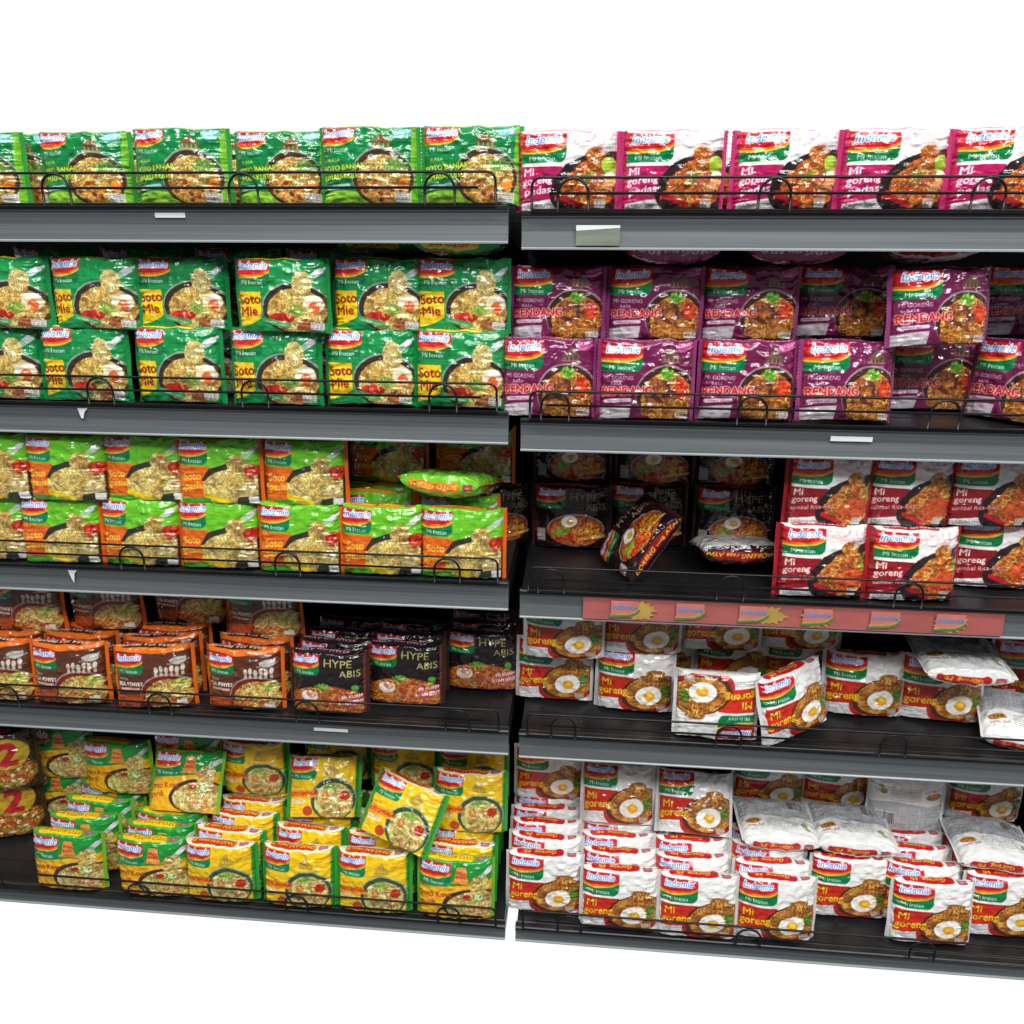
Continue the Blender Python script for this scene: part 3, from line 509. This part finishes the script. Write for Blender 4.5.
LOOK = {'banjar': 'green soto banjar noodle packet', 'pedas': 'white and magenta noodle packet', 'sotomie': 'green soto mie noodle packet', 'rendang': 'purple rendang noodle packet',
        'spesial': 'lime and orange noodle packet', 'geprek': 'dark maroon noodle packet', 'jerit': 'black noodle packet', 'rica': 'white and maroon noodle packet', 'goreng': 'white and red noodle packet',
        'penyet': 'brown and orange noodle packet', 'koya': 'green and orange noodle packet', 'lamongan': 'yellow noodle packet', 'duo': 'dark brown noodle packet'}
PK = []      # (object, bay, shelf, tier, design, custom label)
BOXES = []; DEBUG = False
cnt = {}
def put(key, bay, sh, tier, px, py, lvl=0., Y=None, a='b', lean=6, yaw=0, roll=0, s=1., note=None, sz=1., M=None, clamp=True):
    """stand one packet on its shelf (or on the packet below, lvl metres up)"""
    n = cnt[key] = cnt.get(key, 0) + 1; vs = VARS[key]; me, seals, hull = vs[n % len(vs)]
    rot = M or (Matrix.Rotation(R_(yaw), 3, 'Z') @ Matrix.Rotation(R_(-lean), 3, 'X') @ Matrix.Rotation(R_(roll), 3, 'Y'))
    M3 = np.array(rot) * s; hv = (hull * np.array([1, 1, sz])) @ M3.T; zb = BAYS[bay][2][sh] + .0008 + lvl
    zc = zb - hv[:, 2].min()
    loc = {'b': Vector((0, -PT / 2 * s, -PH / 2 * s)), 't': Vector((0, -PT / 2 * s, PH / 2 * s)), 'c': Vector((0, 0, 0))}[a]
    off = rot @ loc
    if Y is None: P = at_z(px, py, zc + off.z)
    else:
        z_ = zc + off.z; y_ = 300.
        for _ in range(8): q = at_y(px, y_, Y); y_ = proj((q.x, Y, z_))[1]
        P = Vector((at_y(px, y_, Y).x, Y, z_))
    c = P - off
    y_min = YF[sh] + .0002 - hv[:, 1].min()          # nothing pokes through the wire fence
    if clamp and c.y < y_min:
        z_ = c.z + off.z; Yn = y_min + off.y; y_ = 300.
        for _ in range(8): q = at_y(px, y_, Yn); y_ = proj((q.x, Yn, z_))[1]
        c = Vector((at_y(px, y_, Yn).x - off.x, y_min, c.z))
    lo, hi = hv.min(0) + np.array(c), hv.max(0) + np.array(c)
    for n_, l_, h_ in BOXES:
        pen = np.minimum(hi, h_) - np.maximum(lo, l_)
        if DEBUG and pen.min() > .009: print('HIT', (bay, sh, tier, key, round(px), round(py)), n_, np.round(pen * 1000))
    BOXES.append(((bay, sh, tier, key, round(px), round(py)), lo, hi))
    base = rot @ Vector((0, 0, -PH / 2 * s))
    r = empty('noodle_packet', c); r.rotation_euler = rot.to_euler(); r.scale = (s, s, s * sz)
    link_part('wrapper', me, r)
    for m2 in seals: link_part('end_seal', m2, r)
    PK.append((r, bay, sh, tier, key, note)); return c
def link_part(name, me, parent):
    o = bpy.data.objects.new(name, me); C.objects.link(o); o.parent = parent; return o
def at_row(key, bay, sh, tier, X, Y, lvl=0, **k):
    """same, but by place on the shelf instead of by pixel"""
    z = BAYS[bay][2][sh] + lvl; p = proj((X, Y, z)); return put(key, bay, sh, tier, p[0], p[1], lvl, Y=Y, **k)
rnd = random.Random(5)
def column(key, bay, sh, px, py, n, step=.034555, drift=0., names=None, lvl=0, keys=None, lean=7, yaw=0, rise=0., hs=None):
    """a file of packets standing one behind the other, its first given by the pixel of its top front edge"""
    T_ = names or ['front row', 'second row', 'third row', 'fourth row', 'fifth row', 'sixth row', 'seventh row', 'eighth row']
    c0 = put((keys or [key] * n)[0], bay, sh, T_[0], px, py, lvl, a='t', lean=lean, yaw=yaw)
    for k in range(1, n):
        kk = (keys or [key] * n)[k]; vs = VARS[kk]
        P = Vector((c0.x + drift * k + rnd.uniform(-.0025, .0025), c0.y + step * k, 0))
        ln = lean + rnd.uniform(-2, 2); rot = Matrix.Rotation(R_(-ln), 3, 'X'); off = rot @ Vector((0, -PT / 2, -PH / 2))
        at_row(kk, bay, sh, T_[k], P.x + off.x, P.y + off.y, lvl + rise * k, lean=ln, yaw=yaw + rnd.uniform(-3, 3), a='b')
    return c0

# ---- top shelf, left bay
for x, Y in ((-22, .03), (84, .035), (180, .004), (280, .045), (368, .006), (470, .004)): put('banjar', 'left', 0, 'front row', x, 0, Y=Y, lean=3 + rnd.uniform(-1, 2), sz=.88)
put('banjar', 'left', 0, 'front row', 20, 0, Y=.072, lean=2, sz=.9)
for x in (130, 228, 330, 420): put('banjar', 'left', 0, 'back row', x, 0, Y=.12, lean=2, sz=.92)
# ---- top shelf, right bay
for x, Y in ((566, .008), (671, .006), (784, .004), (892, .004), (1003, .006)): put('pedas', 'right', 0, 'front row', x, 0, Y=Y, lean=2 + rnd.uniform(-1, 2), sz=.88)
for x in (610, 718, 830, 930): put('pedas', 'right', 0, 'back row', x, 0, Y=.075, lean=2, sz=.9)
# ---- second shelf, left bay
for x, y in ((-4, 402), (84, 402), (175, 404), (273, 405), (370, 404), (458, 407)): put('sotomie', 'left', 1, 'lower front row', x, y, lean=7, yaw=rnd.uniform(-2, 2))
put('sotomie', 'left', 1, 'lower second row', 194, 392, lean=5)
put('sotomie', 'left', 1, 'lower second row', 295, 393, lean=5)
for x, y in ((2, 331), (92, 331), (182, 331), (280, 335), (375, 333), (462, 334)): put('sotomie', 'left', 1, 'upper row', x, y, .0932, lean=6, yaw=rnd.uniform(-2, 2), sz=.92)
for x in (48, 136, 235, 325): at_row('sotomie', 'left', 1, 'upper back row', at_y(x, 300, .10).x, .105, .0932, lean=4)
for x, Y, w in ((463, .085, 'at the right end'), (388, .15, 'left of the end one')):
    at_row('sotomie', 'left', 1, '', at_y(x, 255, Y).x, Y, .184, a='c', lean=-88, yaw=-2, note='green noodle packet lying flat on upper row, second left shelf, ' + w)
# ---- second shelf, right bay
for x, y, yw in ((547, 416, 0), (645, 419, 1), (746, 419, -1)): put('rendang', 'right', 1, 'lower front row', x, y, lean=7, yaw=yw)
put('rendang', 'right', 1, 'lower front row', 850, 421, lean=12, yaw=8, roll=2)
put('rendang', 'right', 1, 'lower second row', 930, 409, lean=5, yaw=-2); put('rendang', 'right', 1, 'lower second row', 812, 403, lean=4)
put('rendang', 'right', 1, 'lower front row', 1006, 424, lean=8, yaw=-44); put('rendang', 'right', 1, 'lower front row', 1082, 428, lean=8, yaw=-30)
for x, y in ((556, 341), (654, 342), (748, 342), (842, 339)): put('rendang', 'right', 1, 'upper row', x, y, .0932, lean=5, yaw=rnd.uniform(-2, 2), sz=.91)
put('rendang', 'right', 1, 'upper row', 944, 347, .0932, lean=9, yaw=5, roll=-2, sz=.92); put('rendang', 'right', 1, 'upper row', 1026, 338, .0932, lean=4, sz=.91)
for x, Y, w in ((670, .085, 'second shelf, right bay, leftmost lying one'), (792, .10, 'second shelf, right bay, middle lying one'), (922, .17, 'second shelf, right bay, rightmost lying one')):
    at_row('rendang' if Y < .16 else 'goreng', 'right', 1, '', at_y(x, 258, Y).x, Y, .184, a='c', lean=-88, yaw=rnd.uniform(-4, 4), note='noodle packet lying flat on upper row, ' + w)
# ---- third shelf, left bay
for x, y in ((-12, 566), (60, 567), (137, 569), (217, 572), (299, 576), (380, 578), (460, 578)): put('spesial', 'left', 2, 'lower front row', x, y, lean=9, yaw=rnd.uniform(-2, 2))
for x, y in ((-10, 500), (64, 502), (143, 502), (219, 505), (302, 507)): put('spesial', 'left', 2, 'upper row', x, y, .0932, lean=6, yaw=rnd.uniform(-2, 2), sz=.96)
for x in (376, 460):
    P = at_z(x, 556, ZL[2]); at_row('spesial', 'left', 2, 'lower second row', P.x, .062, lean=6)
P = at_z(380, 556, ZL[2]); at_row('spesial', 'left', 2, 'lower third row', P.x - .01, .097, lean=5)
for x in (383, 470): at_row('spesial', 'left', 2, 'upper row', at_y(x, 480, .11).x, .128 if x < 400 else .145, .0932, lean=4, yaw=-4, sz=.96)
put('spesial', 'left', 2, '', 452, 497, .098, a='c', lean=-76, yaw=-12, note='lime noodle packet lying face down on the upright ones, third shelf, left bay')
# ---- third shelf, right bay
for x, y, yw in ((571, 548, 0), (648, 546, 3), (733, 550, 0)): put('geprek', 'right', 2, 'lower row', x, y, lean=5, yaw=yw)
put('geprek', 'right', 2, 'lower row', 500, 545, lean=3, yaw=20, s=.95)
for x, Y in ((572, .185), (655, .185), (735, .185)): at_row('geprek', 'right', 2, 'upper row', at_y(x, 480, Y).x, Y, .0932, lean=3, sz=.96)
_a = Vector((.55, .25, .8)).normalized(); _n = Vector((-.82, -.40, .25)); _n = (_n - _a * _n.dot(_a)).normalized(); _z = _a.cross(-_n)
put('geprek', 'right', 2, '', 637, 538, .0, a='c', M=Matrix((_a, -_n, _z)).transposed(), clamp=False, note='dark maroon noodle packet toppled sideways by the wire fence, third shelf, right bay')
put('geprek', 'right', 2, '', 735, 549, .0, a='c', lean=-76, yaw=4, note='maroon noodle packet lying face down with white underside up, third shelf, right bay')
for x, y, yw in ((822, 597, 2), (914, 601, 3)): put('rica', 'right', 2, 'lower front row', x, y, lean=9, yaw=yw)
put('rica', 'right', 2, 'lower front row', 996, 588, lean=8, yaw=-3)
for x, y in ((868, 580),): put('rica', 'right', 2, 'lower second row', x, y, lean=5)
for x, y in ((828, 525), (909, 525), (991, 526), (1070, 528)): put('rica', 'right', 2, 'upper row', x, y, .0932, lean=5, s=.93, sz=1.03)
# ---- fourth shelf, left bay
for x, y, yw in ((-14, 646, 0), (61, 647, 2), (148, 653, 8), (239, 652, 0)): column('penyet', 'left', 3, x, y, 3, lean=9, yaw=yw, names=['front row', 'second row', 'third row'])
for x, y in ((24, 634), (103, 632), (188, 626), (262, 640)): at_row('penyet', 'left', 3, 'upper back row', at_z(x, y, ZL[3] + .094).x, at_z(x, y, ZL[3] + .094).y, .0932, lean=4, sz=.95)
column('jerit', 'left', 3, 325, 656, 4, step=.036, drift=.001, lean=8)
column('jerit', 'left', 3, 403, 648, 3, step=.036, drift=.001, lean=8)
column('jerit', 'left', 3, 481, 635, 3, step=.036, lean=8)
# ---- fourth shelf, right bay
put('goreng', 'right', 3, 'lower front row', 553, 699, lean=12, yaw=-2); put('goreng', 'right', 3, 'lower front row', 633, 711, lean=12, yaw=-4)
put('goreng', 'right', 3, '', 716, 704, lean=14, roll=180, a='c', yaw=-2, note='white and red noodle packet standing upside down at the fence, fourth shelf, right bay')
put('goreng', 'right', 3, 'lower front row', 803, 739, lean=14, yaw=30, roll=-6)
put('goreng', 'right', 3, 'lower front row', 864, 716, lean=12, yaw=-2); put('goreng', 'right', 3, 'lower front row', 942, 721, lean=12, yaw=-4)
put('goreng', 'right', 3, 'lower second row', 1030, 702, lean=10, yaw=-4)
put('goreng', 'right', 3, 'lower second row', 655, 690, lean=8); put('goreng', 'right', 3, 'lower second row', 732, 690, lean=8)
put('goreng', 'right', 3, 'lower second row', 800, 690, lean=8)
for x, y in ((563, 665), (641, 660), (721, 656), (800, 655)): put('goreng', 'right', 3, 'upper row', x, y - 4, .0932, lean=4, sz=.95)
for x, Y in ((880, .20), (1030, .19)): at_row('goreng', 'right', 3, 'upper row', at_y(x, 640, Y).x, Y, .0932, lean=4, sz=.95)
put('goreng', 'right', 3, '', 958, 660, .095, a='c', lean=-92, yaw=-4, note='white and red noodle packet lying face down on the others, fourth shelf, right bay')
put('goreng', 'right', 3, '', 1024, 722, .0, a='c', lean=-104, yaw=-24, roll=8, note='white noodle packet fallen face down at right end, fourth shelf, right bay')
# ---- bottom shelf, left bay
column('koya', 'left', 4, 60, 853, 5, step=.040, drift=.002, lean=9)
column('koya', 'left', 4, 145, 854, 4, step=.032, lean=8)
column('lamongan', 'left', 4, 215, 856, 5, step=.0345, drift=.004, lean=9)
column('lamongan', 'left', 4, 295, 866, 4, step=.044, drift=.004, lean=12)
column('lamongan', 'left', 4, 371, 876, 4, step=.044, drift=.003, lean=12)
column('lamongan', 'left', 4, 454, 876, 5, keys=['koya', 'lamongan', 'lamongan', 'lamongan', 'lamongan'], step=.036, lean=12)
for x, y, l in ((58, 792, 0), (60, 750, .0932), (118, 765, .0932)): put('koya', 'left', 4, 'rear stack', x, y, l, a='c', lean=5)
put('koya', 'left', 4, '', 186, 781, .097, a='c', lean=34, yaw=0, note='green and orange noodle packet leaning back on top of second column, bottom shelf, left bay')
put('koya', 'left', 4, 'rear stack', 188, 758, .105, a='c', lean=10)
put('lamongan', 'left', 4, 'rear stack', 255, 766, .0932, a='c', lean=6)
put('lamongan', 'left', 4, '', 324, 786, .097, a='c', lean=30, yaw=5, note='yellow noodle packet leaning back on the files, bottom shelf, left bay, left of tilted one')
put('lamongan', 'left', 4, '', 404, 812, .097, a='c', lean=34, yaw=-8, roll=14, note='tilted yellow noodle packet leaning in centre of bottom shelf, left bay')
for x, y in ((338, 752), (405, 764), (474, 768)): put('lamongan', 'left', 4, 'rear stack', x, y, .0932, a='c', lean=6)
put('lamongan', 'left', 4, 'upper row', 470, 800, .095, a='c', lean=16)
for x, y, l, st, w in ((2, 838, 0, 1.15, 'lower'), (-4, 792, .108, 1.1, 'upper')):
    put('duo', 'left', 4, '', x, y, l, s=st, lean=6, yaw=14, clamp=False, note='dark brown packet with red number two at left edge, bottom shelf, %s of two' % w)
# ---- bottom shelf, right bay
column('goreng', 'right', 4, 545, 859, 6, step=.03455, lean=9)
column('goreng', 'right', 4, 621, 874, 6, step=.03455, lean=11)
column('goreng', 'right', 4, 700, 884, 5, step=.036, lean=13)
column('goreng', 'right', 4, 780, 884, 4, step=.0345, lean=12)
column('goreng', 'right', 4, 853, 862, 3, step=.0345, lean=12)
column('goreng', 'right', 4, 937, 887, 6, step=.0345, lean=12)
column('goreng', 'right', 4, 1010, 880, 3, step=.036, lean=12)
put('goreng', 'right', 4, 'rear stack', 550, 770, .0932, a='c', lean=5)
put('goreng', 'right', 4, '', 618, 792, .097, a='c', lean=26, note='white and red noodle packet leaning back above second column, bottom shelf, right bay')
put('goreng', 'right', 4, '', 694, 802, .097, a='c', lean=34, yaw=-3, note='white and red noodle packet leaning back above third column, bottom shelf, right bay')
for x, y in ((768, 778), (838, 782), (985, 792)): put('goreng', 'right', 4, 'rear stack', x, y, .0932, a='c', lean=5)
put('goreng', 'right', 4, '', 905, 800, .0932, a='c', yaw=180, lean=-10, note='grey backed noodle packet standing back to front, rear of bottom shelf, right bay')
put('goreng', 'right', 4, '', 775, 824, .096, a='c', lean=-88, note='noodle packet lying with grey printed back up above fourth column, right bay')
put('goreng', 'right', 4, '', 850, 829, .096, a='c', lean=-88, yaw=-3, note='noodle packet lying with grey printed back up above fifth column, right bay')
put('goreng', 'right', 4, '', 990, 843, .096, a='c', lean=-88, yaw=-5, note='noodle packet lying grey back up at right end of bottom shelf, right bay')

# ---- labels: every packet by its look and its place in its row
names = ['leftmost', 'second from left', 'third from left', 'fourth from left', 'fifth from left', 'sixth from left', 'seventh from left', 'eighth from left', 'ninth from left', 'tenth from left']
groups = {}
for t in PK:
    if t[5]: tag(t[0], t[5], 'noodle packet', LOOK[t[4]] + 's')
    else: groups.setdefault((t[1], t[2], t[3], t[4]), []).append(t)
for (bay, sh, tier, key), L_ in groups.items():
    L_.sort(key=lambda t: proj(t[0].location)[0])
    for n, t in enumerate(L_):
        w = 'only one' if len(L_) == 1 else names[n]
        lab = '%s, %s in %s, %s shelf, %s bay' % (LOOK[key], w, tier, ORD[sh], bay)
        tag(t[0], lab, 'noodle packet', '%ss on the %s shelf of the %s bay' % (LOOK[key], ORD[sh], bay))

# ------------------------------------------------------------------ strips and tickets on the price rails
def on_rail(bay, i, xp): 
    z = BAYS[bay][2][i] - .02; y = 300.
    for _ in range(6): q = at_y(xp, y, 0); y = proj((q.x, 0, z))[1]
    return at_y(xp, y, 0).x
xa, xb = on_rail('right', 2, 583), on_rail('right', 2, 1003); z0 = ZR[2]
r = empty('promotional_strip', ((xa + xb) / 2, -.0015, z0 - .02)); tag(r, 'faded red promotional strip with logos and yellow splashes on third right rail', 'strip')
M_RED = mat('faded_red_card', (164, 88, 84), .45, nscale=(14, 5, 30), vary=.16); M_YEL = mat('faded_yellow_ink', (184, 152, 74), .5, nscale=(60, 60, 60), vary=.2)
M_GRN = mat('faded_green_ink', (80, 124, 78), .5, vary=.1); M_BLU = mat('faded_blue_ink', (104, 140, 186), .5, vary=.1); M_PNK = mat('faded_pink_ink', (206, 120, 110), .5, vary=.1)
t = MB(); hw = (xb - xa) / 2; t.extrude([(.003, .0150), (.0022, .0150), (.0, .0), (-.0022, -.0155), (-.0014, -.0155), (.001, 0)], -hw, hw); t.build('card', M_RED, r)
def flat(name, pts, y, m, parent, th=.0003):
    v = [(x, y, z) for x, z in pts] + [(x, y - th, z) for x, z in pts]; n = len(pts)
    f = [tuple(range(n)), tuple(range(n, 2 * n))[::-1]] + [(k, (k + 1) % n, n + (k + 1) % n, n + k) for k in range(n)]
    me = bpy.data.meshes.new(name); me.from_pydata(v, [], f); me.update(); return link(name, me, m, parent)
def text_part(s, x, y, z, size, m, parent, off=.01, shear=.2, ext=.0002, name='lettering'):
    c = bpy.data.curves.new('t', 'FONT'); c.body = s; c.size = size; c.offset = off * size; c.shear = shear; c.extrude = ext; c.align_x = 'CENTER'; c.resolution_u = 3
    o = bpy.data.objects.new('t', c); C.objects.link(o); bpy.context.view_layer.update(); me = bpy.data.meshes.new_from_object(o.evaluated_get(bpy.context.evaluated_depsgraph_get()))
    bpy.data.objects.remove(o); p = link(name, me, m, parent); p.location = (x, y, z); p.rotation_euler = (R_(90), 0, 0); return p
for k, xp in enumerate((625, 690, 753, 817, 884, 949)):
    x = on_rail('right', 2, xp) - r.location.x
    if k in (0, 2, 3, 5):
        sx = x + (.02 if k in (0, 2) else .0); g = random.Random(k); pts = []
        for q in range(26): a_ = q * math.tau / 26; rr_ = (.0125 if q % 2 else .0165) * g.uniform(.75, 1.05); pts.append((sx + rr_ * 1.5 * math.cos(a_), max(-.0145, min(.0145, rr_ * math.sin(a_)))))
        flat('yellow_splash', pts, -.0026, M_YEL, r)
    flat('logo_panel', [(x - .019, .0135), (x + .018, .0135), (x + .018, .002), (x + .012, -.004), (x - .019, -.006)], -.0029, M_PNK, r)
    flat('logo_stripe', [(x - .020, -.006), (x + .006, -.0045), (x + .014, -.001), (x + .019, .0045), (x + .019, .0022), (x + .014, -.0035), (x + .006, -.007), (x - .020, -.0088)], -.0032, M_YEL, r)
    flat('logo_stripe', [(x - .021, -.0090), (x + .006, -.0072), (x + .014, -.0037), (x + .020, .0019), (x + .020, -.0012), (x + .014, -.0070), (x + .006, -.0102), (x - .021, -.0122)], -.0032, M_GRN, r)
    text_part('Indomie', x - .001, -.0034, .0015, .0105, M_BLU, r, .03)
for bay, i, xp, w, dz, hh, m, lab in (('left', 0, 171, 30, .0065, .0055, M_PAPER, 'small white price ticket in the rail of top left shelf'), ('right', 0, 598, 44, .013, .0225, M_TAG, 'greenish clear plastic ticket holder on rail of top right shelf'),
        ('right', 1, 851, 42, .0115, .006, M_PAPER, 'white price ticket in the rail of second right shelf'), ('left', 3, 331, 34, .012, .005, M_PAPER, 'white price ticket in rail of fourth left shelf')):
    x = on_rail(bay, i, xp); x2 = on_rail(bay, i, xp + w / 2); z = BAYS[bay][2][i] - dz; h2 = hh / 2; hw = x2 - x
    y0 = -.001 if m is M_TAG else .0012
    o = flat('price_ticket', [(-hw, -h2), (hw, -h2), (hw, h2), (-hw, h2)], 0, m, None, .0008); o.location = (x, y0, z - h2)
    tag(o, lab, 'price ticket', None)
    if m is M_TAG:
        for k in range(7): flat('print_mark', [(-hw * .8 + k * hw * .25, -.007), (-hw * .8 + k * hw * .25 + .002, -.007), (-hw * .8 + k * hw * .25 + .002, -.0062), (-hw * .8 + k * hw * .25, -.0062)], -.0009, M_YEL, o)
        flat('paper_insert', [(-hw, h2 * .45), (hw, h2 * .75), (hw, h2), (-hw, h2)], -.0009, M_PAPER, o)
for i, xp, lab in ((1, 85, 'torn white ticket remnant on rail of second left shelf'), (2, 75, 'torn white ticket remnant on rail of third left shelf')):
    x = on_rail('left', i, xp); o = flat('torn_ticket', [(-.007, .006), (.007, .006), (.002, .001), (-.001, -.008 - .006 * (i - 1)), (-.004, -.007)], 0, M_PAPER, None, .0005); o.location = (x, -.0012, BAYS['left'][2][i] - .011); tag(o, lab, 'price ticket')
print('PACKETS', len(PK))
